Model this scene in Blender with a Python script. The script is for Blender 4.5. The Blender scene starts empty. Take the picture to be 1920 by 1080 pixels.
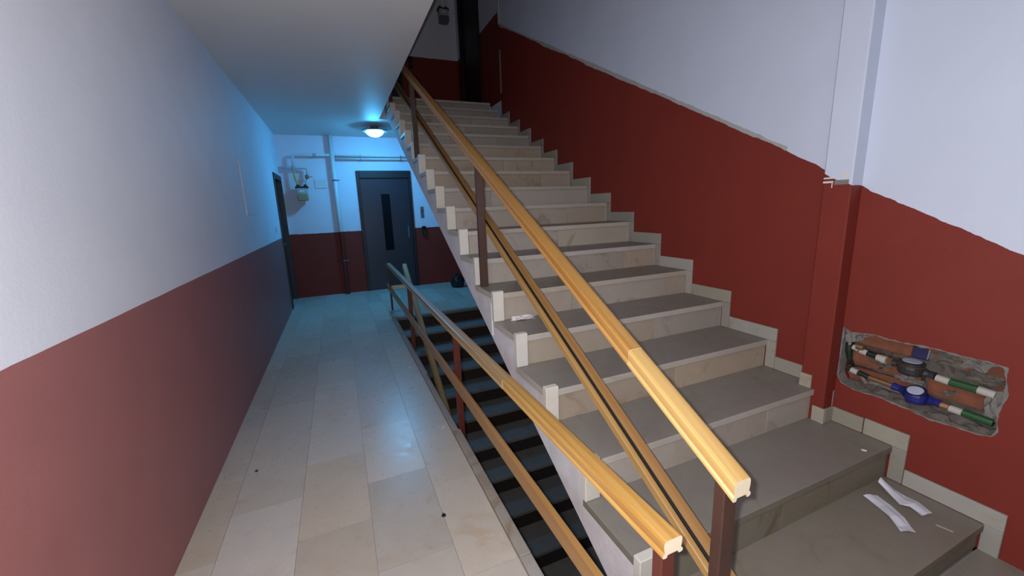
import bpy, bmesh, math, random
from mathutils import Vector, Matrix
random.seed(7)
S = bpy.context.scene
COL = S.collection

# ------------------------------------------------------------------ camera
cam_d = bpy.data.cameras.new('camera'); cam = bpy.data.objects.new('camera', cam_d); COL.objects.link(cam)
Rv = Vector((0.91786469, -0.39527527, -0.03580329)); Uv = Vector((0.11133353, 0.16983569, 0.97916326)); Fv = Vector((0.38095835, 0.90272548, -0.19989358))
mx = Matrix(((Rv.x, Uv.x, -Fv.x, 0), (Rv.y, Uv.y, -Fv.y, 0), (Rv.z, Uv.z, -Fv.z, 1.482), (0, 0, 0, 1)))
cam.matrix_world = mx
cam_d.sensor_width = 36; cam_d.lens = 753.84 * 36 / 1920; cam_d.clip_start = 0.02
S.camera = cam

# ------------------------------------------------------------------ world, lights, exposure
w = bpy.data.worlds.new('world'); S.world = w; w.use_nodes = True
w.node_tree.nodes['Background'].inputs[0].default_value = (0.5, 0.6, 0.8, 1)
w.node_tree.nodes['Background'].inputs[1].default_value = 0.02
S.view_settings.view_transform = 'Standard'; S.view_settings.look = 'None'
S.view_settings.exposure = 0.0; S.view_settings.gamma = 1.0; S.view_settings.use_curve_mapping = False

def area(name, loc, target, sx, sy, power, col):
    d = bpy.data.lights.new(name, 'AREA'); d.shape = 'RECTANGLE'; d.size = sx; d.size_y = sy; d.energy = power; d.color = col
    o = bpy.data.objects.new(name, d); COL.objects.link(o); o.location = loc
    o.rotation_euler = (Vector(target) - Vector(loc)).to_track_quat('-Z', 'Y').to_euler()
    return o
# the phone's LED flash, held just left of and before the lens, is the light the photograph was taken with
fd = bpy.data.lights.new('camera_flash', 'POINT'); fd.energy = 108; fd.color = (1.0, 0.985, 0.99); fd.shadow_soft_size = 0.012
fo = bpy.data.objects.new('camera_flash', fd); COL.objects.link(fo); fo.location = (-0.024, 0.028, 1.497)

# ------------------------------------------------------------------ materials
def nodes(name):
    m = bpy.data.materials.new(name); m.use_nodes = True
    nt = m.node_tree; b = nt.nodes['Principled BSDF']
    return m, nt, b
def N(nt, t, **kw):
    n = nt.nodes.new(t)
    for k, v in kw.items(): setattr(n, k, v)
    return n
def math_n(nt, op, a, b=None, c=None, clamp=False):
    n = N(nt, 'ShaderNodeMath', operation=op); n.use_clamp = clamp
    for i, v in enumerate((a, b, c)):
        if v is None: continue
        if isinstance(v, (int, float)): n.inputs[i].default_value = v
        else: nt.links.new(v, n.inputs[i])
    return n.outputs[0]
def mixc(nt, f, a, b, mode='MIX'):
    n = N(nt, 'ShaderNodeMix', data_type='RGBA', blend_type=mode)
    for idx, v in ((0, f), (6, a), (7, b)):
        if isinstance(v, (int, float)): n.inputs[idx].default_value = v
        elif isinstance(v, tuple): n.inputs[idx].default_value = (v + (1,))[:4]
        else: nt.links.new(v, n.inputs[idx])
    return n.outputs[2]
def noise(nt, vec, scale, detail=4, rough=.55, dist=0):
    n = N(nt, 'ShaderNodeTexNoise'); n.inputs['Scale'].default_value = scale; n.inputs['Detail'].default_value = detail
    n.inputs['Roughness'].default_value = rough; n.inputs['Distortion'].default_value = dist
    if vec is not None: nt.links.new(vec, n.inputs['Vector'])
    return n.outputs['Fac']
def objc(nt, scale=None, offset_random=False):
    tc = N(nt, 'ShaderNodeTexCoord'); v = tc.outputs['Object']
    if scale:
        mp = N(nt, 'ShaderNodeMapping'); mp.inputs['Scale'].default_value = scale; nt.links.new(v, mp.inputs['Vector']); v = mp.outputs[0]
    if offset_random:
        oi = N(nt, 'ShaderNodeObjectInfo'); a = N(nt, 'ShaderNodeVectorMath', operation='ADD')
        sc = N(nt, 'ShaderNodeVectorMath', operation='SCALE'); cx = N(nt, 'ShaderNodeCombineXYZ')
        for i in range(3): nt.links.new(oi.outputs['Random'], cx.inputs[i])
        nt.links.new(cx.outputs[0], sc.inputs[0]); sc.inputs['Scale'].default_value = 37.0
        nt.links.new(v, a.inputs[0]); nt.links.new(sc.outputs[0], a.inputs[1]); v = a.outputs[0]
    return v
def ramp(nt, f, lo, hi):
    n = N(nt, 'ShaderNodeMapRange'); n.inputs[1].default_value = lo; n.inputs[2].default_value = hi; n.interpolation_type = 'SMOOTHSTEP'
    nt.links.new(f, n.inputs[0]); return n.outputs[0]
def bump(nt, b, h, strength, dist=.01):
    n = N(nt, 'ShaderNodeBump'); n.inputs['Strength'].default_value = strength; n.inputs['Distance'].default_value = dist
    nt.links.new(h, n.inputs['Height']); nt.links.new(n.outputs[0], b.inputs['Normal'])
def simple(name, col, rough=.6, metal=0, var=.12, scale=14, bmp=0, spec=.5, coat=0):
    m, nt, b = nodes(name); v = objc(nt)
    f = noise(nt, v, scale)
    c = mixc(nt, f, tuple(x * (1 - var) for x in col), tuple(min(1, x * (1 + var)) for x in col))
    nt.links.new(c, b.inputs['Base Color']); b.inputs['Roughness'].default_value = rough; b.inputs['Metallic'].default_value = metal
    b.inputs['Specular IOR Level'].default_value = spec; b.inputs['Coat Weight'].default_value = coat
    if bmp: bump(nt, b, noise(nt, v, scale * 6), bmp, .004)
    return m

WHITE = (0.69, 0.72, 0.82); RED = (0.195, 0.027, 0.018); GREYPL = (0.36, 0.37, 0.35)
def wall_paint(name, slope=0.0, level=1.13, strip=0.0, wob=.004, levels2=None, red=RED, rough_red=.6, white=WHITE):
    """white emulsion above a red oil-paint dado; the border runs at level + slope*y (painted by hand, a little uneven)."""
    m, nt, b = nodes(name); v = objc(nt)
    sp = N(nt, 'ShaderNodeSeparateXYZ'); nt.links.new(v, sp.inputs[0])
    n1 = noise(nt, v, 2.2, 3); n2 = noise(nt, v, 22, 3)
    line = math_n(nt, 'MULTIPLY_ADD', sp.outputs['Y'], slope, level)
    d = math_n(nt, 'SUBTRACT', sp.outputs['Z'], line)
    d = math_n(nt, 'ADD', d, math_n(nt, 'MULTIPLY', math_n(nt, 'SUBTRACT', n1, .5), wob * 9))
    d = math_n(nt, 'ADD', d, math_n(nt, 'MULTIPLY', math_n(nt, 'SUBTRACT', n2, .5), wob * 2.5))
    isred = math_n(nt, 'LESS_THAN', d, 0.0)
    if levels2 is not None:      # second storey: its own dado above the upper floor
        d2 = math_n(nt, 'SUBTRACT', sp.outputs['Z'], levels2[1])
        d2 = math_n(nt, 'ADD', d2, math_n(nt, 'MULTIPLY', math_n(nt, 'SUBTRACT', n2, .5), wob * 5))
        up = math_n(nt, 'MULTIPLY', math_n(nt, 'LESS_THAN', d2, 0.0), math_n(nt, 'GREATER_THAN', sp.outputs['Z'], levels2[0]))
        isred = math_n(nt, 'MAXIMUM', isred, up)
    f = noise(nt, v, 3.5, 6)
    wc = mixc(nt, f, tuple(x * .93 for x in white), tuple(x * 1.05 for x in white))
    rc = mixc(nt, f, tuple(x * .88 for x in red), tuple(x * 1.12 for x in red))
    c = wc
    if strip:
        th = math_n(nt, 'MULTIPLY', math_n(nt, 'SUBTRACT', n1, .12), strip * 1.9)
        mask = math_n(nt, 'LESS_THAN', d, th)
        mask = math_n(nt, 'MULTIPLY', mask, math_n(nt, 'GREATER_THAN', math_n(nt, 'ADD', sp.outputs['Y'], math_n(nt, 'MULTIPLY', n2, .05)), 1.56))
        c = mixc(nt, mask, c, mixc(nt, n2, GREYPL, (.45, .46, .45)))
    c = mixc(nt, isred, c, rc)
    nt.links.new(c, b.inputs['Base Color'])
    rr = math_n(nt, 'MULTIPLY_ADD', isred, rough_red - .62, .62)
    nt.links.new(rr, b.inputs['Roughness'])
    b.inputs['Specular IOR Level'].default_value = .3
    h = math_n(nt, 'ADD', noise(nt, v, 60, 3), math_n(nt, 'MULTIPLY', noise(nt, v, 6, 3), 1.5))
    bump(nt, b, h, .12, .006)
    return m
def marble(name, col, rough=.38, stain=.5, rnd=.16, veins=.10, tint=(.42, .34, .24)):
    m, nt, b = nodes(name); v = objc(nt, offset_random=True)
    oi = N(nt, 'ShaderNodeObjectInfo')
    f = noise(nt, v, 5, 8, .62, 1.2); g = noise(nt, v, 26, 5, .6, .5)
    c = mixc(nt, f, tuple(x * (1 - veins * 1.6) for x in col), tuple(min(1, x * (1 + veins)) for x in col))
    c = mixc(nt, math_n(nt, 'MULTIPLY', g, .35), c, tuple(x * .72 for x in col))
    if stain:
        s = ramp(nt, noise(nt, v, 4.2, 6, .65, 1.0), .54, .70)
        c = mixc(nt, math_n(nt, 'MULTIPLY', s, stain), c, tuple(x * y * 1.6 for x, y in zip(col, tint)))
        s2 = ramp(nt, noise(nt, v, 12, 4, .6, .3), .70, .76)
        c = mixc(nt, math_n(nt, 'MULTIPLY', s2, stain * .45), c, tuple(x * .35 for x in col))
    val = math_n(nt, 'MULTIPLY_ADD', oi.outputs['Random'], rnd * 2, 1 - rnd)
    hs = N(nt, 'ShaderNodeHueSaturation'); nt.links.new(val, hs.inputs['Value']); nt.links.new(c, hs.inputs['Color'])
    sat = math_n(nt, 'MULTIPLY_ADD', math_n(nt, 'FRACT', math_n(nt, 'MULTIPLY', oi.outputs['Random'], 7.3)), .7, .65)
    nt.links.new(sat, hs.inputs['Saturation'])
    nt.links.new(hs.outputs[0], b.inputs['Base Color'])
    r = math_n(nt, 'MULTIPLY_ADD', g, .22, rough - .11); nt.links.new(r, b.inputs['Roughness'])
    bump(nt, b, g, .05, .003)
    return m
def wood(name, c1, c2, c3, rough=.42, s=1.0):
    """pine: long streaks and cathedral figure along local Y"""
    m, nt, b = nodes(name); v = objc(nt, scale=(1, .10, 1), offset_random=True)
    wv = N(nt, 'ShaderNodeTexWave', wave_type='BANDS', bands_direction='X'); nt.links.new(v, wv.inputs['Vector'])
    wv.inputs['Scale'].default_value = 10 * s; wv.inputs['Distortion'].default_value = 7.5; wv.inputs['Detail'].default_value = 2.5; wv.inputs['Detail Scale'].default_value = .7
    f = ramp(nt, wv.outputs['Fac'], .35, .95)
    g = noise(nt, objc(nt, scale=(60, 2.2, 60)), 3, 3)
    c = mixc(nt, f, c1, c2); c = mixc(nt, math_n(nt, 'MULTIPLY', ramp(nt, g, .5, .8), .45), c, c3)
    k = ramp(nt, noise(nt, objc(nt, scale=(1, .5, 1), offset_random=True), 11, 2), .72, .79)
    c = mixc(nt, math_n(nt, 'MULTIPLY', k, .7), c, tuple(x * .35 for x in c3))
    nt.links.new(c, b.inputs['Base Color']); b.inputs['Roughness'].default_value = rough
    b.inputs['Coat Weight'].default_value = .25; b.inputs['Coat Roughness'].default_value = .3
    bump(nt, b, f, .05, .002)
    return m

MT = {}
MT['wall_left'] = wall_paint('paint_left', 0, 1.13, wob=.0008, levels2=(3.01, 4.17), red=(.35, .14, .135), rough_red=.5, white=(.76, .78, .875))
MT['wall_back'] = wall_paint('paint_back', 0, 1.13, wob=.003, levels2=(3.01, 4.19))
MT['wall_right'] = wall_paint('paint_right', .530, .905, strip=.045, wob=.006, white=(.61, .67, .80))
MT['landing'] = wall_paint('paint_landing', 0, 1.13, wob=.006, levels2=(3.01, 4.19))
MT['white'] = simple('white_plaster', (.66, .66, .67), .7, var=.06, scale=4, bmp=.15)
MT['ceil'] = simple('ceiling_paint', (.72, .71, .70), .55, var=.05, scale=3, bmp=.10)
MT['string'] = simple('string_plaster', (.62, .61, .64), .8, var=.26, scale=9, bmp=.5)
MT['tile'] = marble('floor_marble', (.53, .475, .41), .30, .60, .13, tint=(.50, .44, .36))
MT['tread'] = marble('tread_marble', (.25, .228, .20), .42, .35, .10)
MT['riser'] = marble('riser_marble', (.43, .37, .305), .55, .75, .13, tint=(.42, .38, .32))
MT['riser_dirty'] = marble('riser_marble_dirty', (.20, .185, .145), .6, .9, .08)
MT['edge'] = marble('tread_edge_marble', (.47, .43, .38), .5, .5, .10)
MT['kerb'] = marble('kerb_marble', (.34, .315, .28), .5, .7, .12)
MT['block'] = marble('block_marble', (.66, .64, .58), .5, .15, .10)
MT['skirt'] = marble('skirting_marble', (.36, .342, .29), .55, .6, .16)
MT['grout'] = simple('grout', (.30, .275, .24), .9, bmp=.2)
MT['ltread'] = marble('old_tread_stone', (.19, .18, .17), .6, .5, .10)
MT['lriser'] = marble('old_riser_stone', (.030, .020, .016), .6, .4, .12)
MT['pine_new'] = wood('pine_new', (.46, .265, .075), (.39, .20, .045), (.30, .135, .028))
MT['pine_pale'] = wood('pine_pale', (.53, .335, .115), (.48, .285, .085), (.42, .23, .06), s=.6)
MT['pine_old'] = wood('pine_old', (.41, .215, .055), (.36, .175, .04), (.26, .11, .025), s=.7)
MT['pine_grey'] = wood('pine_grey', (.40, .27, .115), (.33, .20, .075), (.22, .12, .045), s=.7)
MT['lath'] = wood('lath_pine', (.34, .18, .055), (.30, .145, .04), (.20, .09, .025), s=.7)
MT['lath2'] = wood('lath_pine_light', (.40, .235, .075), (.35, .19, .055), (.26, .13, .035), s=.7)
MT['endgrain'] = simple('end_grain', (.74, .63, .46), .7, var=.12, scale=40)
MT['post_brown'] = simple('brown_painted_steel', (.058, .026, .018), .5, var=.25, scale=18)
MT['post_red'] = simple('red_painted_steel', (.10, .020, .012), .5, var=.2, scale=18)
MT['black'] = simple('black_steel', (.012, .011, .011), .5)
MT['lift'] = simple('lift_steel', (.026, .032, .045), .38, metal=.2, var=.15, scale=9)
MT['lift_frame'] = simple('lift_frame_steel', (.016, .018, .023), .45, metal=.2)
MT['glass_dark'] = simple('dark_glass', (.006, .007, .010), .12)
MT['door'] = simple('dark_door', (.010, .009, .010), .5)
MT['door_frame'] = simple('door_frame', (.03, .03, .033), .5)
MT['pipe'] = simple('pipe_paint', (.62, .63, .64), .4)
MT['yellow'] = simple('yellow_hose', (.55, .45, .12), .45)
MT['meter_grey'] = simple('meter_grey', (.40, .41, .40), .5)
MT['meter_ochre'] = simple('meter_ochre', (.30, .26, .13), .55, var=.4, scale=30)
MT['paper'] = simple('paper', (.66, .68, .76), .8, var=.06, scale=60)
MT['tissue'] = simple('tissue', (.78, .72, .70), .9, var=.08, scale=50)
MT['brick'] = simple('brick_clay', (.19, .068, .036), .9, var=.55, scale=22, bmp=.6)
MT['mortar'] = simple('mortar', (.13, .113, .095), .95, var=.6, scale=26, bmp=.9)
MT['plaster_rough'] = simple('broken_plaster', (.21, .20, .185), .95, var=.4, scale=30, bmp=.8)
MT['green'] = simple('green_pipe', (.022, .085, .030), .4)
MT['dgreen'] = simple('dark_pipe', (.010, .022, .016), .4)
MT['fitting'] = simple('white_fitting', (.46, .44, .40), .45, var=.12)
MT['mblack'] = simple('meter_black', (.030, .032, .036), .35)
MT['mblue'] = simple('meter_blue', (.016, .020, .16), .38)
MT['mdark'] = simple('meter_cap', (.012, .015, .075), .4)
MT['dial'] = simple('dial_face', (.55, .60, .75), .25)
MT['brass'] = simple('brass', (.35, .20, .10), .4, metal=.7)
MT['bag'] = simple('bag_plastic', (.012, .013, .022), .28)
MT['grey_plastic'] = simple('grey_plastic', (.13, .14, .14), .4)
MT['white_plastic'] = simple('white_plastic', (.62, .63, .65), .45, var=.04)
def pipe_mat():
    m, nt, b = nodes('pipe_two_tone'); v = objc(nt); sp = N(nt, 'ShaderNodeSeparateXYZ'); nt.links.new(v, sp.inputs[0])
    f = math_n(nt, 'LESS_THAN', sp.outputs['Z'], 1.14)
    nt.links.new(mixc(nt, f, (.62, .63, .64), (.17, .035, .026)), b.inputs['Base Color']); b.inputs['Roughness'].default_value = .4
    return m
MT['pipe_two'] = pipe_mat()
def plate_mat():
    m, nt, b = nodes('notice_print'); v = objc(nt)
    sp = N(nt, 'ShaderNodeSeparateXYZ'); nt.links.new(v, sp.inputs[0])
    ln = math_n(nt, 'GREATER_THAN', math_n(nt, 'FRACT', math_n(nt, 'MULTIPLY', sp.outputs['Z'], 28)), .72)
    br = math_n(nt, 'GREATER_THAN', noise(nt, objc(nt, scale=(30, 1, 3)), 2, 2), .5)
    nt.links.new(mixc(nt, math_n(nt, 'MULTIPLY', math_n(nt, 'MULTIPLY', ln, br), .5), (.66, .68, .70), (.25, .27, .3)), b.inputs['Base Color'])
    b.inputs['Roughness'].default_value = .5
    return m
MT['notice'] = plate_mat()
def emit(name, col, strength):
    m, nt, b = nodes(name)
    b.inputs['Base Color'].default_value = (.9, .95, 1, 1); b.inputs['Emission Color'].default_value = col + (1,); b.inputs['Emission Strength'].default_value = strength
    return m
MT['lamp'] = emit('lamp_glass', (.075, .50, 1.0), 185)

# ------------------------------------------------------------------ mesh helpers
def obj(name, bm, mat, parent=None, loc=None, rot=None, smooth=False, mats=None):
    me = bpy.data.meshes.new(name); bm.normal_update(); bm.to_mesh(me); bm.free()
    for m in (mats or [mat]): me.materials.append(MT[m])
    if smooth:
        for p in me.polygons: p.use_smooth = True
    o = bpy.data.objects.new(name, me); COL.objects.link(o)
    if loc is not None: o.location = loc
    if rot is not None: o.rotation_euler = rot
    if parent is not None:
        o.parent = parent; q = parent; base = Vector((0, 0, 0))
        while q is not None: base += q.location; q = q.parent
        o.location = Vector(o.location) - base
    return o
def thing(name, label, cat, loc=(0, 0, 0), group=None):
    o = bpy.data.objects.new(name, None); COL.objects.link(o); o.location = loc; o.empty_display_size = .1
    return tag(o, label, cat, group)
def tag(o, label, cat=None, group=None, kind=None):
    o['label'] = label
    if cat: o['category'] = cat
    if group: o['group'] = group
    if kind: o['kind'] = kind
    return o
def struct(o, label, cat=None):
    o['kind'] = 'structure'; o['label'] = label
    if cat: o['category'] = cat
    return o
def box(bm, x0, x1, y0, y1, z0, z1, bev=0, mi=0, seg=1):
    r = bmesh.ops.create_cube(bm, size=1)
    vs = r['verts']
    for v in vs: v.co = Vector(((x0 + x1) / 2 + v.co.x * (x1 - x0), (y0 + y1) / 2 + v.co.y * (y1 - y0), (z0 + z1) / 2 + v.co.z * (z1 - z0)))
    fs = {f for v in vs for f in v.link_faces}
    for f in fs: f.material_index = mi
    if bev:
        es = list({e for v in vs for e in v.link_edges})
        bmesh.ops.bevel(bm, geom=es, offset=bev, segments=seg, affect='EDGES', profile=.6)
    return vs
def boxo(name, mat, parent, x0, x1, y0, y1, z0, z1, bev=0, seg=1):
    bm = bmesh.new(); box(bm, x0, x1, y0, y1, z0, z1, bev, 0, seg); return obj(name, bm, mat, parent)
def tube(bm, pts, r, n=10, cap=True, radii=None):
    pts = [Vector(p) for p in pts]; rings = []
    for i, p in enumerate(pts):
        t = (pts[min(i + 1, len(pts) - 1)] - pts[max(i - 1, 0)]).normalized()
        a = t.orthogonal().normalized()
        if rings:
            a = (prev - t * prev.dot(t)).normalized()
        prev = a; b = t.cross(a); rr = radii[i] if radii else r
        rings.append([bm.verts.new(p + (a * math.cos(2 * math.pi * k / n) + b * math.sin(2 * math.pi * k / n)) * rr) for k in range(n)])
    for A, B in zip(rings, rings[1:]):
        for k in range(n): bm.faces.new((A[k], A[(k + 1) % n], B[(k + 1) % n], B[k]))
    if cap: bm.faces.new(list(reversed(rings[0]))); bm.faces.new(rings[-1])
    bmesh.ops.recalc_face_normals(bm, faces=bm.faces)
def bend(a, b, c, r=.04, n=5):
    """points of a rounded corner at b"""
    a, b, c = Vector(a), Vector(b), Vector(c); p = b + (a - b).normalized() * r; q = b + (c - b).normalized() * r
    return [tuple((1 - t) ** 2 * p + 2 * t * (1 - t) * b + t * t * q) for t in [i / n for i in range(n + 1)]]
def lathe(bm, prof, origin, axis='Z', n=24):
    o = Vector(origin); rings = []
    for (r, h) in prof:
        ring = []
        for k in range(n):
            a = 2 * math.pi * k / n; c, s = math.cos(a) * max(r, .0002), math.sin(a) * max(r, .0002)
            v = {'Z': (c, s, h), 'X': (h, c, s), 'Y': (c, h, s)}[axis]
            ring.append(bm.verts.new(o + Vector(v)))
        rings.append(ring)
    for A, B in zip(rings, rings[1:]):
        for k in range(n): bm.faces.new((A[k], A[(k + 1) % n], B[(k + 1) % n], B[k]))
    bm.faces.new(rings[0]); bm.faces.new(rings[-1])
    bmesh.ops.recalc_face_normals(bm, faces=bm.faces)
def prism(bm, poly, axis, lo, hi):
    """extrude a polygon: poly in (y,z) for axis X, (x,z) for axis Y, (x,y) for axis Z"""
    def co(p, h): return {'X': (h, p[0], p[1]), 'Y': (p[0], h, p[1]), 'Z': (p[0], p[1], h)}[axis]
    A = [bm.verts.new(co(p, lo)) for p in poly]; B = [bm.verts.new(co(p, hi)) for p in poly]; n = len(poly)
    bm.faces.new(A); bm.faces.new(B)
    for k in range(n): bm.faces.new((A[k], A[(k + 1) % n], B[(k + 1) % n], B[k]))
    bmesh.ops.recalc_face_normals(bm, faces=bm.faces)
def plate_with_holes(axis, h0, h1, outer, holes):
    bm = bmesh.new()
    def co(p, h): return {'X': (h, p[0], p[1]), 'Y': (p[0], h, p[1]), 'Z': (p[0], p[1], h)}[axis]
    es = []
    for loop in [outer] + holes:
        vs = [bm.verts.new(co(p, h0)) for p in loop]
        es += [bm.edges.new((vs[i], vs[(i + 1) % len(vs)])) for i in range(len(vs))]
    bmesh.ops.triangle_fill(bm, edges=es, use_beauty=True, use_dissolve=False)
    r = bmesh.ops.extrude_face_region(bm, geom=list(bm.faces))
    dv = {'X': Vector((h1 - h0, 0, 0)), 'Y': Vector((0, h1 - h0, 0)), 'Z': Vector((0, 0, h1 - h0))}[axis]
    for v in [g for g in r['geom'] if isinstance(g, bmesh.types.BMVert)]: v.co += dv
    bmesh.ops.recalc_face_normals(bm, faces=bm.faces)
    return bm
def rect(a0, a1, b0, b1): return [(a0, b0), (a1, b0), (a1, b1), (a0, b1)]

# ------------------------------------------------------------------ dimensions
XL, XR, YB = -0.80, 2.33, 7.98
ZC, ZU = 2.78, 3.013           # underside and top of the upper floor slab
T, RZ, Y1 = 0.3246, 0.17, 0.5611
ny = lambda i: Y1 + (i - 1) * T
nz = lambda i: i * RZ - .047 if i > 0 else 0.0
HOLE = (0.60, XR, 0.57, 5.66)  # stairwell opening in the ground floor
ZTOP, ZBOT, YF = 9.0, -3.2, -5.0

# ------------------------------------------------------------------ floor
fl = obj('floor', plate_with_holes('Z', -.004, -.22, rect(XL - .2, 2.6, YF - .1, YB + .2), [rect(*HOLE)]), 'grout')
struct(fl, 'worn beige marble tiled corridor floor')
def tile(x0, x1, y0, y1, dz=0.0, mt='tile'):
    boxo('floor_tile', mt, fl, x0 + .0009, x1 - .0009, y0 + .0009, y1 - .0009, -.014, dz)
cols = [(-.80, -.655), (-.655, -.33), (-.33, -.005), (-.005, .32), (.32, .555)]
starts = [.05, .34, .02, .30, .12]
for (x0, x1), s in zip(cols, starts):
    y = s - .6
    while y < YB:
        y2 = min(y + .612, YB)
        if y2 > -.6 and y2 - y > .03: tile(x0, x1, max(y, -.6), y2, random.uniform(-.0004, .0004))
        y = y2
for k in range(6):                                   # lift lobby beyond the stair head
    x0 = .555 + k * .325; x1 = min(x0 + .325, 2.40); y = 5.70 + .04 - random.choice((0, .3))
    while y < YB:
        y2 = min(y + .612, YB); tile(x0, x1, max(y, 5.70), y2, random.uniform(-.0004, .0004)); y = y2
for k in range(6):                                   # foot of the rising flight
    x0 = .60 + k * .30; x1 = min(x0 + .30, XR); tile(x0, x1, -.6, -.07, mt='tread'); tile(x0, x1, -.07, .565, mt='tread')
# raised kerb along the well
ys = [.57, 1.34, 2.44, 3.5, 4.55, 5.60]
for a, b in zip(ys, ys[1:]):
    o = .004 if a < 2 else (-.006 if a < 3 else .0)
    boxo('kerb_stone', 'kerb', fl, .558, .606 + o, a + .001, b - .001, -.02, .016 + random.uniform(-.002, .002), .003)
boxo('nosing_stone', 'ltread', fl, .606, XR, 5.630, 5.70, -.034, .001, .002)

# ------------------------------------------------------------------ walls and ceiling
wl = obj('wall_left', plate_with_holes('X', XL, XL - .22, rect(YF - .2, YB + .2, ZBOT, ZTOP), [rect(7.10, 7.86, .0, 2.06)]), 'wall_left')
struct(wl, 'long left corridor wall, white above a dusky red dado')
wb = obj('wall_back', plate_with_holes('Y', YB, YB + .22, rect(XL - .2, 2.7, ZBOT, ZTOP), [rect(.44, 1.33, .0, 2.17), rect(.44, 1.33, ZU, ZU + 2.17)]), 'wall_back')
struct(wb, 'far wall holding the lift door, blue-lit white above red dado')
NICHE = [(1.183, .825), (1.162, .813), (1.113, .793), (1.025, .807), (.960, .799), (.903, .801), (.796, .806), (.729, .799), (.653, .803), (.601, .794), (.590, .732), (.586, .677), (.597, .605), (.587, .531), (.600, .500), (.633, .491), (.704, .488), (.789, .483), (.866, .496), (.968, .506), (1.079, .500), (1.136, .516), (1.158, .553), (1.160, .668), (1.160, .755)]
NICHE = [(min(y, 1.156), z) for y, z in NICHE][1:]
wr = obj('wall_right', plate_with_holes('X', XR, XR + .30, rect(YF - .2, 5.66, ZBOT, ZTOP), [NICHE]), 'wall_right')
struct(wr, 'right stairwell wall, white above a slanted red dado')
PIL = obj('pilaster', (lambda b: (box(b, 2.242, XR + .01, 1.16, 1.285, 0.0, ZTOP, .006), b)[1])(bmesh.new()), 'wall_right', wr)
PIL['label'] = 'shallow vertical pilaster on the stair wall'
for (y0_, y1_, z0_, z1_, mt_) in ((1.225, 1.282, 1.556, 1.563, 'white'), (1.238, 1.283, 1.536, 1.545, 'white'), (1.240, 1.244, 1.512, 1.538, 'white'), (1.172, 1.232, 1.526, 1.548, 'plaster_rough'), (1.176, 1.206, 1.553, 1.585, 'white')):
    boxo('filler_patch', mt_, wr, 2.2408, 2.2424, y0_, y1_, z0_, z1_)
wl2 = obj('wall_landing', plate_with_holes('X', 2.42, 2.62, rect(5.66, YB, -.2, ZTOP), [rect(6.74, 7.72, ZU, ZU + 2.12)]), 'landing')
struct(wl2, 'short right wall of the lift landings')
ce = bmesh.new(); box(ce, XL, .72, YF, 6.42, ZC, ZU - .012); box(ce, XL, 2.5, 6.42, YB, ZC, ZU - .012)
ce = obj('ceiling', ce, 'ceil'); struct(ce, 'plain off-white corridor ceiling under the upper floor slab')
c2 = bmesh.new(); box(c2, XL - .2, 2.7, YF - .2, YB + .2, ZTOP, ZTOP + .2)
struct(obj('ceiling.001', c2, 'ceil'), 'high ceiling over the stairwell')
wf = obj('wall_front', plate_with_holes('Y', YF, YF - .2, rect(XL - .2, 2.7, ZBOT, ZTOP), [rect(-.05, 1.55, 0, 2.35)]), 'white')
struct(wf, 'wall with the street door behind the viewer')
d = obj('door_3', (lambda b: ([box(b, x, x + .06, YF - .12, YF - .06, 0, 2.35) for x in (-.05, .72, 1.49)], [box(b, -.05, 1.55, YF - .12, YF - .06, z, z + .07) for z in (.0, 1.0, 2.28)], b)[2])(bmesh.new()), 'lift_frame')
struct(d, 'glazed steel street door behind the viewer')
boxo('pane', 'glass_dark', d, .01, 1.49, YF - .095, YF - .085, .07, 2.28)
# the pit of the descending flight
wv = bmesh.new(); box(wv, .50, .60, .57, 5.9, ZBOT, -.22); box(wv, .50, XR, .47, .57, ZBOT, -.22); box(wv, .5, XR, .33, 6.0, ZBOT, ZBOT + .1)
struct(obj('wall_pit', wv, 'white'), 'walls enclosing the lower stair flight')
# white corner strip and marble jamb at the head of the stair wall
boxo('corner_strip', 'white_plastic', wr, XR - .006, XR + .02, 5.62, 5.668, 3.93, ZTOP)
boxo('jamb_stone', 'tread', wr, XR - .008, XR + .01, 5.63, 5.668, 3.05, 3.60)

# ------------------------------------------------------------------ rising staircase
st = thing('staircase', 'marble staircase with white plaster side rising to the upper landing', 'staircase', (1.55, Y1, 0))
NS = 18
XS = .80
so_ = lambda y: -.171 + .524 * y - .335
poly = []
poly.append((Y1 + .02, -.21))
for i in range(1, NS + 1):
    poly.append((ny(i) + .02, nz(i - 1) if i > 1 else -.0))
    poly.append((ny(i) + .02, nz(i) - .034))
    if i < NS: poly.append((ny(i + 1) + .02, nz(i) - .034))
poly.append((6.415, nz(NS) - .034)); poly.append((6.415, so_(6.415))); 
so = lambda y: -.171 + .524 * y - .335
poly.append((.72, so(.72)))
pp = []
for p in poly:
    if not pp or (Vector(p) - Vector(pp[-1])).length > 1e-4: pp.append(p)
bm = bmesh.new(); prism(bm, pp, 'X', XS + .012, XR - .001)
obj('stair_body', bm, 'string', st)
riser_cuts = {1: [1.4], 2: [1.55], 3: [1.28, 1.9], 4: [1.6], 5: [1.75], 6: [1.35, 2.1], 7: [1.5, 2.02], 8: [1.62], 9: [1.9], 10: [1.3], 11: [1.98], 12: [1.7], 13: [1.45], 14: [1.3, 1.9], 15: [1.6], 16: [1.8], 17: [1.4], 18: [1.7]}
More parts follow.
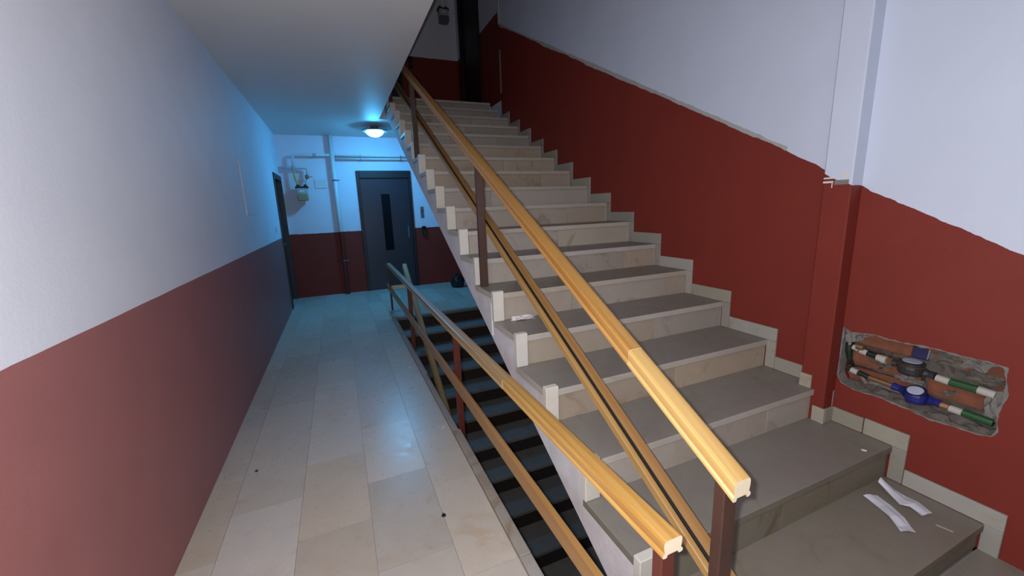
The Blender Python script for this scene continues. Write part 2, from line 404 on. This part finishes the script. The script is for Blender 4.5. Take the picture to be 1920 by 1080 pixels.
for i in range(1, NS + 1):
    y, z, zp = ny(i), nz(i), nz(i - 1)
    yb = ny(i + 1) + .02 if i < NS else 6.415
    bm = bmesh.new(); box(bm, XS, XR - .014, y, yb, z - .034, z, .004, 0, 2); bm.normal_update()
    for f in bm.faces:
        if f.normal.y < -.3 or f.normal.x < -.5: f.material_index = 1      # front and open-side faces take a second, mostly paler marble
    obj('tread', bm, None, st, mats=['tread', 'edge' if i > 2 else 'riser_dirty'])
    xs = [XS + .07] + riser_cuts[i] + [XR - .014]
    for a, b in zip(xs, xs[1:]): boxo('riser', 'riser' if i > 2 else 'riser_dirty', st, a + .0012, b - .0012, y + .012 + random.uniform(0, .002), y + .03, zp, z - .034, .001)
    # upright end stone on the open side, standing a little above the nosing
    wz = random.uniform(.062, .074)
    boxo('end_stone', 'block', st, XS - .003, XS + wz, y - .006, y + .03, zp + .001, z + random.uniform(.012, .018), .003)
    # stepped skirting on the wall
    yb2 = (ny(i + 1) if i < NS else 5.72) - .0525
    if y < 1.16 < yb2 or i == 2: segs = [(y - .052, y + .125), (y + .128, 1.155)]
    elif i == 3: segs = [(1.30, yb2)]
    else: segs = [(y - .052, yb2)]
    if i < 17:
        for a, b in segs:
            boxo('skirting_stone', 'skirt', st, XR - .014, XR - .001, a + .001, b - .001, z + (.001 if a < y + .05 and False else .0), z + .080 + random.uniform(-.006, .006), .002)
        boxo('skirting_stone', 'skirt', st, XR - .014, XR - .001, y - .051, y + .006, zp, z - .001, .002)
# skirting around the pilaster foot
boxo('skirting_stone', 'skirt', st, 2.230, 2.241, 1.225, 1.284, nz(3) + .001, nz(3) + .075, .002)
boxo('skirting_stone', 'skirt', st, 2.230, 2.241, 1.145, 1.205, nz(2) + .001, nz(2) + .085, .002)
boxo('skirting_stone', 'skirt', st, 2.250, 2.318, 1.148, 1.159, nz(2) + .001, nz(2) + .080, .002)
# white strip of unfinished plaster on the side of the stair
boxo('plaster_strip', 'white_plastic', st, XS + .004, XS + .013, 2.245, 2.275, .70, .905, .001)

# ------------------------------------------------------------------ descending staircase
s2 = thing('staircase', 'dark lower staircase descending beneath the rising flight', 'staircase', (1.45, 5.66, -3.0))
L0 = 5.640
poly = [(L0 - .02, -.03)]
for k in range(0, 17):
    poly.append((L0 - k * T + .02, -.17 * k - .035)); poly.append((L0 - k * T + .02, -.17 * (k + 1) - .035))
    poly.append((L0 - (k + 1) * T + .02, -.17 * (k + 1) - .035))
poly = poly[1:]
poly += [(L0 - 17 * T + .02, -3.09), (1.2, -3.09), (5.9, -.62), (5.9, -.25), (L0 + .02, -.22)]
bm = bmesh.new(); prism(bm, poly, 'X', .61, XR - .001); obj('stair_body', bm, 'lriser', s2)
for k in range(0, 17):
    y, z = L0 - k * T, -.17 * k
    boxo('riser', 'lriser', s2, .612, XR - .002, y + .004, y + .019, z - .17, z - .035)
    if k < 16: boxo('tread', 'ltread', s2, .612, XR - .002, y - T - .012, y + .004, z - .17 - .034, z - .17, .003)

# ------------------------------------------------------------------ handrails
HALF = [(0, .0), (.0, .0)]
def rail_profile(w, h):
    k = w / .062; q = h / .05
    half = [(.017, .008), (.020, .0), (.030, .0), (.0345, .004), (.0335, .010), (.0275, .0155), (.0290, .022), (.0305, .032), (.0305, .043), (.0275, .049), (.020, .051)]
    half = [(x * k, z * q) for x, z in half]
    return half + [(-x, z) for x, z in reversed(half)]
def rail(name, mat, parent, P, length, pitch, wdt=.058, hgt=.047):
    """handrail section: local Y along the rail, local Z up; P = start of its underside centre"""
    bm = bmesh.new(); pr = rail_profile(wdt, hgt); n = len(pr)
    tp = math.tan(pitch)      # plumb-cut ends
    A = [bm.verts.new((x, z * tp, z)) for x, z in pr]; B = [bm.verts.new((x, length + z * tp, z)) for x, z in pr]
    for k in range(n): bm.faces.new((A[k], A[(k + 1) % n], B[(k + 1) % n], B[k]))
    f1 = bm.faces.new(A); f2 = bm.faces.new(B); f1.material_index = f2.material_index = 1
    bmesh.ops.recalc_face_normals(bm, faces=bm.faces)
    return obj(name, bm, None, parent, P, (pitch, 0, 0), mats=[mat, 'endgrain'])
def lath(name, mat, parent, P, length, pitch, wdt, hgt):
    bm = bmesh.new(); box(bm, -wdt / 2, wdt / 2, 0, length, 0, hgt, .002)
    for f in bm.faces:
        if abs(f.normal.y) > .9: f.material_index = 1
    return obj(name, bm, None, parent, P, (pitch, 0, 0), mats=[mat, 'endgrain'])
SL = .524; PITCH = math.atan(SL); CP = math.cos(PITCH)
XP = .842
zn = lambda y: -.171 + SL * y            # nosing line
up = thing('stair_railing', 'varnished pine handrail on brown steel posts climbing the marble stair', 'railing', (XP, .62, nz(1)))
RT = .668 - .047 / CP                    # underside of rail above the nosing line
y0, yj, y9 = .585, .985, 5.95
rail('handrail', 'pine_pale', up, (XP, y0, zn(y0) + RT), (yj - y0) / CP - .001, PITCH)
rail('handrail', 'pine_old', up, (XP, yj, zn(yj) + RT), (y9 - yj) / CP, PITCH)
for y, foot, mat in ((.628, nz(1), 'post_brown'), (2.455, nz(6), 'post_brown'), (4.40, nz(12), 'post_brown'), (5.93, nz(17), 'post_brown')):
    boxo('post', mat, up, XP - .026, XP + .022, y - .016, y + .016, foot, zn(y) + RT + .014, .003)
ML = .215
a0, a9 = .60, 5.9
lath('lower_lath', 'lath2', up, (.8745, a0, zn(a0) + ML), (a9 - a0) / CP, PITCH, .021, .030)
lath('lower_lath', 'lath', up, (.9175, a0 - .02, zn(a0 - .02) + ML), (a9 - a0) / CP, PITCH, .044, .032)
bm = bmesh.new(); box(bm, -.0052, .0052, 0, (a9 - a0) / CP, 0, .0335); obj('flat_bar', bm, 'black', up, (.8905, a0, zn(a0) + ML), (PITCH, 0, 0))

# horizontal guard rail along the well
gr = thing('guard_railing', 'horizontal pine guard rail on red posts along the corridor edge', 'railing', (.62, .6, .0))
XG, ZG = .624, .725
rail('handrail', 'pine_new', gr, (XG, .585, ZG - .044), .98, 0, .055, .044)
rail('handrail', 'pine_grey', gr, (XG - .001, 1.566, ZG - .045), 4.55, 0, .055, .044)
for y, mat in ((.618, 'post_red'), (2.47, 'post_red'), (4.33, 'post_red'), (6.16, 'post_brown')):
    z0 = -.06 if y < 5 else 0.0
    bm = bmesh.new()
    if y < 5: box(bm, XG - .016 + .0, XG + .026, y - .016, y + .016, z0, ZG - .036, .003)
    else: box(bm, XG - .014, XG + .014, y - .010, y + .010, z0, ZG - .036, .002)
    obj('post', bm, mat, gr)
lath('lower_lath', 'lath', gr, (.594, .50, .335), 5.70, 0, .024, .072)
lath('cross_lath', 'lath2', gr, (.72, 6.185, .31), .02, 0, .26, .06)

# handrail of the descending flight
dn = thing('stair_railing', 'weathered pale handrail slanting down into the lower flight', 'railing', (.80, 5.75, 0))
P2 = math.atan(.60)
rail('handrail', 'pine_grey', dn, (.80, 2.4, .735 - .60 * (5.74 - 2.4) - .05), (5.74 - 2.4) / math.cos(P2), P2, .062, .05)
for y in (5.50, 3.72):
    k = math.floor((L0 - y) / T); z = -.17 * (k + 1)
    boxo('post', 'post_red', dn, .785, .815, y - .015, y + .015, z, .735 - .60 * (5.74 - y) - .048, .002)

# ------------------------------------------------------------------ lift doors and call panels
def lift(z0, label, lbl_p, lbl_i):
    t = thing('elevator', label, 'elevator', (.885, YB, z0), 'lift entrances on the far wall')
    t['kind'] = 'thing'
    for nm, (a, b, c, dd) in {'jamb': (.40, .455, 0, 2.20)}.items(): boxo('frame_jamb', 'lift_frame', t, a, b, YB - .035, YB + .12, z0 + c, z0 + dd, .004)
    boxo('frame_jamb', 'lift_frame', t, 1.315, 1.365, YB - .035, YB + .12, z0, z0 + 2.20, .004)
    boxo('frame_head', 'lift_frame', t, .455, 1.315, YB - .035, YB + .12, z0 + 2.07, z0 + 2.20, .004)
    leaf = obj('door_leaf', plate_with_holes('Y', YB + .0, YB + .04, rect(.457, 1.313, z0 + .012, z0 + 2.068), [rect(.80, .955, z0 + .74, z0 + 1.78)]), 'lift', t)
    boxo('window_pane', 'glass_dark', leaf, .795, .96, YB + .018, YB + .026, z0 + .735, z0 + 1.785)
    for x0, x1 in ((.792, .802), (.953, .963)): boxo('window_bead', 'lift_frame', leaf, x0, x1, YB - .006, YB + .004, z0 + .73, z0 + 1.79)
    boxo('handle', 'grey_plastic', leaf, 1.235, 1.26, YB - .03, YB + .002, z0 + .95, z0 + 1.18, .004)
    # call station and intercom-like box on the wall
    p = thing('call_panel', lbl_p, 'panel', (1.535, YB, z0 + 1.33)); fp = boxo('face_plate', 'grey_plastic', p, 1.505, 1.565, YB - .014, YB - .0005, z0 + 1.32, z0 + 1.53, .003)
    bm = bmesh.new(); lathe(bm, [(.014, 0), (.014, -.008), (.010, -.011)], (1.535, YB - .014, z0 + 1.45), 'Y', 12); obj('button', bm, 'black', fp)
    q = thing('switch_box', lbl_i, 'box', (1.54, YB, z0 + .98)); boxo('box_body', 'black', q, 1.505, 1.575, YB - .06, YB - .0005, z0 + .98, z0 + 1.16, .006)
    boxo('box_lid', 'glass_dark', q, 1.512, 1.568, YB - .068, YB - .060, z0 + 1.10, z0 + 1.155, .003)
lift(0, 'dark blue-grey steel lift door with narrow dark window, ground floor', 'small grey call panel right of the ground floor lift door', 'black box under the call panel by the ground floor lift')
lift(ZU, 'dark lift door on the unlit upper landing', 'call panel on the unlit upper landing wall', 'black box on the upper landing wall with a glint')

# ------------------------------------------------------------------ side doors
d1 = obj('door_1', (lambda b: (box(b, XL - .14, XL + .02, 7.05, 7.11, 0, 2.10, .004), box(b, XL - .14, XL + .02, 7.85, 7.92, 0, 2.10, .004), box(b, XL - .14, XL + .02, 7.11, 7.85, 2.02, 2.10, .004), b)[3])(bmesh.new()), 'door_frame')
struct(d1, 'dark door frame at the far end of the left wall')
boxo('leaf', 'door', d1, XL - .10, XL - .05, 7.11, 7.85, .012, 2.02)
boxo('threshold', 'skirt', d1, XL - .16, XL + .012, 7.02, 7.90, .001, .018, .002)
bm = bmesh.new(); lathe(bm, [(.025, 0), (.025, .01), (.012, .014), (.012, .05), (.022, .055), (.022, .08)], (XL - .05, 7.2, 1.02), 'X', 14); obj('handle', bm, 'grey_plastic', d1)
d2 = obj('door_2', (lambda b: (box(b, 2.40, 2.56, 6.69, 6.75, ZU, ZU + 2.16, .004), box(b, 2.40, 2.56, 7.71, 7.77, ZU, ZU + 2.16, .004), box(b, 2.40, 2.56, 6.75, 7.71, ZU + 2.10, ZU + 2.16, .004), b)[3])(bmesh.new()), 'door')
struct(d2, 'black door on the upper landing')
boxo('leaf', 'door', d2, 2.46, 2.51, 6.75, 7.71, ZU + .01, ZU + 2.10)

# ------------------------------------------------------------------ lamp
LX, LY = .70, 6.98
lp = thing('ceiling_lamp', 'glowing round blue-white dome lamp on the corridor ceiling', 'lamp', (LX, LY, ZC - .16))
bm = bmesh.new(); lathe(bm, [(.06, ZC - .0005), (.06, ZC - .03), (.03, ZC - .04), (.03, ZC - .055), (.198, ZC - .062), (.20, ZC - .076), (.14, ZC - .082)], (LX, LY, 0), 'Z', 32); obj('canopy', bm, 'grey_plastic', lp, smooth=False)
bm = bmesh.new(); lathe(bm, [(.132, ZC - .083), (.130, ZC - .092), (.112, ZC - .118), (.08, ZC - .138), (.045, ZC - .150), (.012, ZC - .154)], (LX, LY, 0), 'Z', 32); obj('glass_dome', bm, 'lamp', lp, smooth=True)

# ------------------------------------------------------------------ pipes and gas meter on the far wall
YP = 7.885
vp = thing('riser_pipe', 'thick vertical pipe up the far wall left of the lift', 'pipe', (.045, YP, 0))
bm = bmesh.new(); tube(bm, [(.045, YP, 0), (.045, YP, ZC)], .036, 16); obj('pipe_body', bm, 'pipe_two', vp, smooth=True)
for z in (2.03, .62):
    bm = bmesh.new(); lathe(bm, [(.042, -.012), (.042, .012)], (.045, YP, z), 'Z', 16); box(bm, .036, .054, YP + .03, YB, z - .008, z + .008); box(bm, .08, .125, YP - .006, YP + .006, z - .008, z + .008); obj('pipe_clip', bm, 'grey_plastic', vp)
hp = thing('wall_pipe', 'pair of thin horizontal pipes running right above the lift', 'pipe', (.6, 7.90, 2.40))
for z, r in ((2.445, .013), (2.395, .017)):
    bm = bmesh.new(); tube(bm, [(.08, 7.92, z), (2.38, 7.92, z + .01)], r, 10); obj('pipe_run', bm, 'pipe', hp, smooth=True)
for x in (.5, 1.2, 1.9): boxo('pipe_clip', 'grey_plastic', hp, x, x + .014, 7.90, YB, 2.37, 2.465)
gp = thing('gas_pipe', 'bent grey gas pipe branching left from the riser to the meter', 'pipe', (-.56, YP, 2.24))
def gas_run(bm, dx=0, dz=0, yy=YP):
    tube(bm, [(.006, yy, 2.455)] + bend((.006, yy, 2.455), (-.565, yy, 2.445), (-.575, yy, 2.2), .05) + [(-.575, yy, 2.17)], .021, 10)
    tube(bm, [(-.79, yy, 2.24)] + bend((-.79, yy, 2.24), (-.36, yy, 2.235), (-.375, yy, 2.0), .04) + [(-.38, yy, 2.06)], .021, 10)
bm = bmesh.new(); gas_run(bm); obj('pipe_run', bm, 'pipe', gp, smooth=True)
for p, ax, r in (((-.575, YP, 2.24), 'Z', .034), ((-.23, YP, 2.45), 'X', .028)):
    bm = bmesh.new(); lathe(bm, [(r * .7, -.03), (r, -.024), (r, .024), (r * .7, .03)], p, ax, 12); obj('coupling', bm, 'meter_grey', gp)
bm = bmesh.new(); lathe(bm, [(.02, -.035), (.032, -.02), (.032, .02), (.02, .035)], (-.385, YP, 2.09), 'Z', 12); box(bm, -.36, -.30, YP - .012, YP + .004, 2.085, 2.097); obj('valve', bm, 'brass', gp)
bm = bmesh.new(); tube(bm, [(-.575, YP, 2.18), (-.575, YP, 2.13), (-.565, YP - .01, 2.06), (-.545, YP - .02, 1.99), (-.535, YP - .03, 1.945)], .017, 10); obj('hose', bm, 'yellow', gp, smooth=True)
bm = bmesh.new(); tube(bm, [(-.385, YP, 2.06), (-.39, YP - .01, 2.01), (-.43, YP - .03, 1.945)], .018, 10); obj('pipe_tail', bm, 'pipe', gp, smooth=True)
def gas_meter(x, y, z, label, low='meter_ochre'):
    t = thing('gas_meter', label, 'gas meter', (x, y, z))
    boxo('top_bracket', 'black', t, x - .10, x + .10, y - .04, y + .08, z + .205, z + .24, .004)
    uc = boxo('upper_casing', 'meter_grey', t, x - .085, x + .075, y - .075, y + .075, z + .10, z + .205, .012, 2)
    boxo('lower_casing', low, t, x - .080, x + .085, y - .085, y + .078, z + .0, z + .10, .018, 2)
    boxo('index_window', 'white_plastic', uc, x - .045, x + .035, y - .082, y - .074, z + .135, z + .175, .002)
    for s in (-.055, .055):
        bm = bmesh.new(); lathe(bm, [(.026, z + .235), (.026, z + .262), (.02, z + .268)], (x + s, y, 0), 'Z', 12); obj('union_nut', bm, 'black', t)
    boxo('wall_bracket', 'meter_grey', t, x - .02, x + .02, y + .06, YB, z + .215, z + .23)
gas_meter(-.485, 7.855, 1.695, 'grey and ochre gas meter hanging beside the left door')
gas_meter(2.17, 7.86, 4.76, 'dark gas meter high on the unlit upper landing wall', 'grey_plastic')
bm = bmesh.new()
for s in (-.055, .055): tube(bm, [(2.17 + s, 7.86, 5.01), (2.17 + s, 7.86, 5.35)], .016, 10)
tag(obj('gas_pipe', bm, 'pipe', None, smooth=True), 'two short pipes dropping to the upper landing gas meter', 'pipe')
nt_ = tag(boxo('notice_plate', 'notice', None, -.285, -.095, YB - .012, YB - .0005, 1.905, 2.055, .002), 'small white notice plate on the far wall beside the riser pipe', 'notice')

# left wall fittings
t = thing('meter_cupboard', 'flush white cupboard cover set in the left wall', 'cover', (XL, 4.95, 1.50))
boxo('cover', 'wall_left', t, XL - .01, XL + .004, 4.68, 5.28, 1.49, 2.00, .002)
boxo('edge_strip', 'white_plastic', t, XL + .0, XL + .009, 4.672, 4.684, 1.485, 2.005, .001)
t = thing('light_switch', 'small white light switch on the left wall near the door', 'switch', (XL, 6.52, 1.23))
boxo('switch_plate', 'white_plastic', t, XL, XL + .008, 6.48, 6.56, 1.235, 1.315, .003); boxo('rocker', 'white_plastic', t, XL + .008, XL + .013, 6.50, 6.54, 1.255, 1.295, .002)

# ------------------------------------------------------------------ bag on the lobby floor
def blob(bm, c, s, seed, n=12, amp=.22):
    rnd = random.Random(seed)
    bmesh.ops.create_icosphere(bm, subdivisions=3, radius=1)
    ph = [(Vector((rnd.uniform(-1, 1), rnd.uniform(-1, 1), rnd.uniform(-1, 1))).normalized(), rnd.uniform(2, 6), rnd.uniform(0, 6)) for _ in range(n)]
    for v in bm.verts:
        d_ = v.co.normalized(); k = 1 + amp * sum(math.sin(f * d_.dot(a) * 2 + p) for a, f, p in ph) / n * 1.6
        v.co = Vector((c[0] + d_.x * s[0] * k, c[1] + d_.y * s[1] * k, max(c[2] + d_.z * s[2] * k, c[2] - s[2] * .72)))
bg = thing('rubbish_bag', 'small black plastic bag on the floor beyond the lower stair', 'bag', (1.98, 7.35, 0))
bm = bmesh.new(); blob(bm, (1.98, 7.35, .10), (.13, .11, .135), 4); obj('bag_body', bm, 'bag', bg, smooth=False)
bm = bmesh.new(); tube(bm, [(1.98, 7.35, .20), (1.985, 7.345, .24), (1.97, 7.35, .275), (1.955, 7.355, .30)], .02, 8, radii=[.03, .014, .026, .006]); obj('bag_knot', bm, 'bag', bg)

# ------------------------------------------------------------------ niche with water meters
XN = XR + .095
# rough mortar bed behind the bricks (part of the wall)
bm = bmesh.new()
bmesh.ops.create_grid(bm, x_segments=40, y_segments=24, size=.5)
for v in bm.verts:
    u, q = v.co.x, v.co.y; y = .87 + u * .66; z = .655 + q * .42
    v.co = Vector((XN + .022 - .020 * (math.sin(y * 63 + z * 41) * .4 + math.sin(y * 23 - z * 57) * .4) * .6 + random.uniform(-.004, .004), y, z))
obj('mortar_bed', bm, 'mortar', wr)
def brick(y0, y1, z0, z1, dx):
    bm = bmesh.new(); box(bm, XN - .022 + dx, XN + .06, y0, y1, z0, z1, .006, 0, 2)
    for v in bm.verts: v.co += Vector((random.uniform(-.003, .002), random.uniform(-.003, .003), random.uniform(-.003, .003)))
    obj('brick', bm, 'brick', wr)
for (y0, y1, z0, z1, dx) in ((.905, 1.125, .725, .800, -.012), (.715, .895, .722, .798, .004), (.560, .690, .712, .79, .014), (1.02, 1.19, .615, .690, -.006), (.865, 1.01, .612, .690, .002), (.655, .835, .570, .650, -.004), (.88, 1.17, .520, .588, .015), (.56, .64, .60, .69, .016)):
    brick(y0, y1, z0, z1, dx)
bm = bmesh.new()                              # rubble ledge at the bottom of the hole
bmesh.ops.create_grid(bm, x_segments=40, y_segments=8, size=.5)
for v in bm.verts:
    y = .875 + v.co.x * .60; x = XR + .004 + (v.co.y + .5) * .10
    v.co = Vector((x, y, .497 + (v.co.y + .5) * .035 + .010 * math.sin(y * 47) * math.sin(x * 90) + random.uniform(-.004, .004)))
r_ = bmesh.ops.extrude_face_region(bm, geom=list(bm.faces))
for v in [g for g in r_['geom'] if isinstance(g, bmesh.types.BMVert)]: v.co.z -= .05
bmesh.ops.recalc_face_normals(bm, faces=bm.faces)
obj('rubble_ledge', bm, 'mortar', wr)
bm = bmesh.new(); blob(bm, (XR + .045, 1.128, .770), (.045, .034, .045), 9, amp=.5); obj('plaster_lump', bm, 'plaster_rough', wr)
for q_, (y_, z_, a_, b_) in enumerate(((1.09, .775, .05, .022), (.80, .748, .06, .035), (.70, .755, .045, .03), (1.03, .645, .05, .018), (.90, .612, .045, .022), (.66, .70, .05, .022), (.98, .545, .06, .022), (.76, .602, .03, .02))):
    bm = bmesh.new(); blob(bm, (XR + .082, y_, z_), (.022, a_, b_), 40 + q_, amp=.9); obj('mortar_lump', bm, 'mortar' if q_ % 2 else 'plaster_rough', wr)
bm = bmesh.new(); blob(bm, (XR + .07, .615, .60), (.04, .035, .075), 12, amp=.5); obj('plaster_lump', bm, 'plaster_rough', wr)
# chipped plaster rim
cy = sum(p[0] for p in NICHE) / len(NICHE); cz = sum(p[1] for p in NICHE) / len(NICHE)
dense = []
for a, b in zip(NICHE, NICHE[1:] + NICHE[:1]):
    n_ = max(1, int((Vector(a) - Vector(b)).length / .012))
    dense += [(a[0] + (b[0] - a[0]) * k / n_, a[1] + (b[1] - a[1]) * k / n_) for k in range(n_)]
bm = bmesh.new(); rings = []
for (y, z) in dense:
    dv = Vector((y - cy, z - cz)).normalized(); k_ = .5 + .5 * math.sin(y * 37 + z * 53) * math.sin(y * 91 - z * 20); o = .0005 + .009 * k_ * random.uniform(.5, 1); iy = .001 + .007 * k_ * random.random()
    yo = min(y + dv.x * o, 1.1585)
    rings.append([bm.verts.new((XR - .0015, yo, z + dv.y * o)), bm.verts.new((XR - .001, y - dv.x * iy, z - dv.y * iy)), bm.verts.new((XR + .06, y - dv.x * .002, z - dv.y * .002)), bm.verts.new((XR + .06, yo, z + dv.y * o))])
for A, B in zip(rings, rings[1:] + rings[:1]):
    for k in range(4): bm.faces.new((A[k], A[(k + 1) % 4], B[(k + 1) % 4], B[k]))
bmesh.ops.recalc_face_normals(bm, faces=bm.faces)
obj('plaster_rim', bm, 'plaster_rough', wr)

XW = XR + .042
def cyl_y(name, mat, parent, y0, y1, z0, z1, r, x=XW, n=12, x1=None):
    bm = bmesh.new(); tube(bm, [(x, y0, z0), (x if x1 is None else x1, y1, z1)], r, n); return obj(name, bm, mat, parent, smooth=False)
def nut(name, mat, parent, y, z, r, l, n=6, x=XW): return cyl_y(name, mat, parent, y - l / 2, y + l / 2, z, z, r, x, n)
# upper pipe line
p1 = thing('water_pipe', 'upper green water pipe with white couplings in the wall recess', 'pipe', (XW, 1.13, .66))
bm = bmesh.new(); tube(bm, [(XW + .01, 1.142, .742), (XW, 1.143, .715), (XW, 1.141, .685), (XW + .005, 1.136, .64), (XW + .03, 1.128, .595)], .016, 10, radii=[.017, .018, .017, .012, .008]); obj('elbow', bm, 'dgreen', p1)
cyl_y('coupling', 'fitting', p1, 1.125, 1.098, .708, .702, .014)
nut('union_nut', 'brass', p1, 1.092, .716, .016, .03, 8, XW - .004)
cyl_y('coupling', 'fitting', p1, 1.092, 1.062, .697, .693, .0145)
cyl_y('pipe_length', 'dgreen', p1, 1.062, 1.015, .694, .689, .0135)
nut('coupling', 'fitting', p1, 1.010, .687, .017, .018, 12, XW - .004); nut('coupling', 'fitting', p1, .990, .685, .019, .020, 12, XW - .006)
nut('union_nut', 'brass', p1, .968, .686, .014, .022)
cyl_y('coupling', 'fitting', p1, .800, .757, .668, .664, .0155, XW - .004)
cyl_y('pipe_length', 'green', p1, .757, .672, .664, .662, .0165)
cyl_y('coupling', 'fitting', p1, .672, .622, .663, .660, .0165)
m1 = thing('water_meter', 'old black water meter with raised dark blue lid in the recess', 'water meter', (XW, .886, .64))
bm = bmesh.new(); lathe(bm, [(.020, -.032), (.040, -.028), (.047, -.016), (.047, .004), (.043, .012), (.043, .018), (.046, .022), (.046, .030), (.038, .034)], (XW - .012, .886, .682), 'Z', 20); mb1 = obj('meter_body', bm, 'mblack', m1)
bm = bmesh.new(); lathe(bm, [(.0445, -.0025), (.0475, 0), (.0445, .0025)], (XW - .012, .886, .697), 'Z', 24); obj('seal_ring', bm, 'brass', mb1)
bm = bmesh.new(); lathe(bm, [(.034, 0), (.034, .002)], (XW - .012, .886, .716), 'Z', 20); obj('dial', bm, 'dial', mb1)
bm = bmesh.new(); box(bm, -.008, .008, -.034, .034, -.0, .058, .006, 0, 2); obj('lid', bm, 'mdark', m1, (XW + .030, .880, .722), (0, .22, 0))
for a, b, z in ((.925, .958, .684), (.848, .806, .674)):
    bm = bmesh.new(); tube(bm, [(XW, a, z), (XW, (a + b) / 2, z - .001), (XW, b, z - .003)], .015, 10, radii=[.022, .015, .018]); obj('connector', bm, 'mblack', m1)
# lower pipe line
p2 = thing('water_pipe', 'lower green water pipe end beside the blue meter in the recess', 'pipe', (XW, .70, .54))
nut('union_nut', 'brass', p2, .757, .549, .019, .028, 8); cyl_y('coupling', 'fitting', p2, .742, .702, .547, .545, .0155, XW - .003)
cyl_y('pipe_length', 'green', p2, .702, .612, .545, .540, .0165)
cyl_y('pipe_length', 'dgreen', p2, 1.14, 1.04, .588, .572, .013); cyl_y('coupling', 'fitting', p2, 1.118, 1.088, .585, .580, .0145, XW - .003)
cyl_y('pipe_length', 'brass', p2, 1.04, .945, .572, .566, .012)
m2 = thing('water_meter', 'blue water meter with pale round dial, lower in the recess', 'water meter', (XW, .850, .53))
bm = bmesh.new(); lathe(bm, [(.018, -.038), (.036, -.030), (.042, -.014), (.042, .006), (.037, .016), (.034, .022)], (XW - .014, .850, .560), 'Z', 20); obj('meter_body', bm, 'mblue', m2)
bm = bmesh.new(); lathe(bm, [(.037, .0), (.037, .014), (.031, .018)], (0, 0, 0), 'Z', 20); bz = obj('dial_bezel', bm, 'mdark', m2, (XW - .016, .852, .575), (0, -.35, 0))
bm = bmesh.new(); lathe(bm, [(.029, .0), (.028, .003)], (0, 0, 0), 'Z', 20); obj('dial', bm, 'dial', bz, (XW - .0225, .852, .5915), (0, 0, 0))
for a, b, z, zz in ((.885, .945, .562, .566), (.815, .770, .556, .550)):
    bm = bmesh.new(); tube(bm, [(XW - .01, a, z), (XW, (a + b) / 2, (z + zz) / 2), (XW, b, zz)], .015, 10, radii=[.026, .016, .019]); obj('connector', bm, 'mblue', m2)
o = bm = bmesh.new(); box(bm, -.004, .004, 0, .075, 0, .012, .001); tag(obj('plaster_splinter', bm, 'plaster_rough', None, (XR + .03, 1.045, .535), (.75, 0, -.3)), 'thin pale splinter lying across the recess ledge', 'splinter')

# ------------------------------------------------------------------ litter
def sheet(name, label, pts, z, bumps, mat='paper', seed=1):
    """crumpled paper: quad strip given as pairs of left/right edge points, with real thickness"""
    rnd = random.Random(seed); bm = bmesh.new(); rows = []
    for k, (a, b) in enumerate(pts):
        row = []
        for j in range(5):
            u = j / 4; p = Vector(a).lerp(Vector(b), u)
            row.append(bm.verts.new((p.x, p.y, z + bumps[k] * (1 - abs(u - .4)) + rnd.uniform(0, .003))))
        rows.append(row)
    for A, B in zip(rows, rows[1:]):
        for j in range(4): bm.faces.new((A[j], A[j + 1], B[j + 1], B[j]))
    r = bmesh.ops.extrude_face_region(bm, geom=list(bm.faces))
    for v in [g for g in r['geom'] if isinstance(g, bmesh.types.BMVert)]: v.co.z += .0008
    bmesh.ops.recalc_face_normals(bm, faces=bm.faces)
    return tag(obj(name, bm, mat, None), label, 'paper')
zt = nz(1) + .001
sheet('paper_sheet', 'folded white paper strip lying on the lowest step, nearer the rail', [((2.064, .862), (2.12, .836)), ((2.045, .800), (2.105, .775)), ((2.015, .745), (2.065, .715)), ((1.985, .705), (2.035, .680)), ((1.963, .683), (2.012, .655))], zt, [.012, .004, .012, .002, .008])
sheet('paper_sheet', 'crumpled white paper strip lying on the lowest step, against the wall', [((2.19, .868), (2.235, .872)), ((2.16, .800), (2.232, .822)), ((2.135, .762), (2.225, .775)), ((2.155, .735), (2.225, .735)), ((2.145, .690), (2.205, .680))], zt, [.050, .020, .012, .018, .004], seed=3)
bm = bmesh.new(); box(bm, -.004, .004, 0, .05, 0, .004, .001); tag(obj('wood_chip', bm, 'skirt', None, (2.15, .595, zt), (0, 0, .25)), 'small pale splinter on the lowest step by the papers', 'chip')
bm = bmesh.new(); blob(bm, (.975, 2.165, nz(5) + .010), (.058, .030, .013), 21, amp=.9); tag(obj('crumpled_tissue', bm, 'tissue', None), 'crumpled white tissue on a middle step by the handrail', 'tissue')
bm = bmesh.new(); box(bm, -.006, .006, -.010, .010, 0, .005, .002); tag(obj('plaster_chip', bm, 'tissue', None, (2.159, .925, nz(2)), (0, 0, .6)), 'tiny white chip on the second step near the wall', 'chip')
for (x, y, s, mt, lb) in ((.482, 3.73, .016, 'tissue', 'white crumb on the corridor floor beside the guard rail'), (.32, 1.73, .013, 'bag', 'dark dirt crumb on the near corridor tiles'), (-.60, 2.56, .010, 'bag', 'dark speck on the tiles near the left wall'), (.515, 2.53, .010, 'tissue', 'white speck at the foot of the kerb'), (-.70, 4.1, .012, 'tissue', 'pale speck on the floor against the left wall')):
    bm = bmesh.new(); bmesh.ops.create_icosphere(bm, subdivisions=1, radius=1)
    for v in bm.verts: v.co = Vector((x + v.co.x * s * random.uniform(.6, 1.2), y + v.co.y * s * random.uniform(.8, 1.6), .001 + (v.co.z + .8) * s * .22))
    tag(obj('floor_crumb', bm, mt, None), lb, 'crumb')
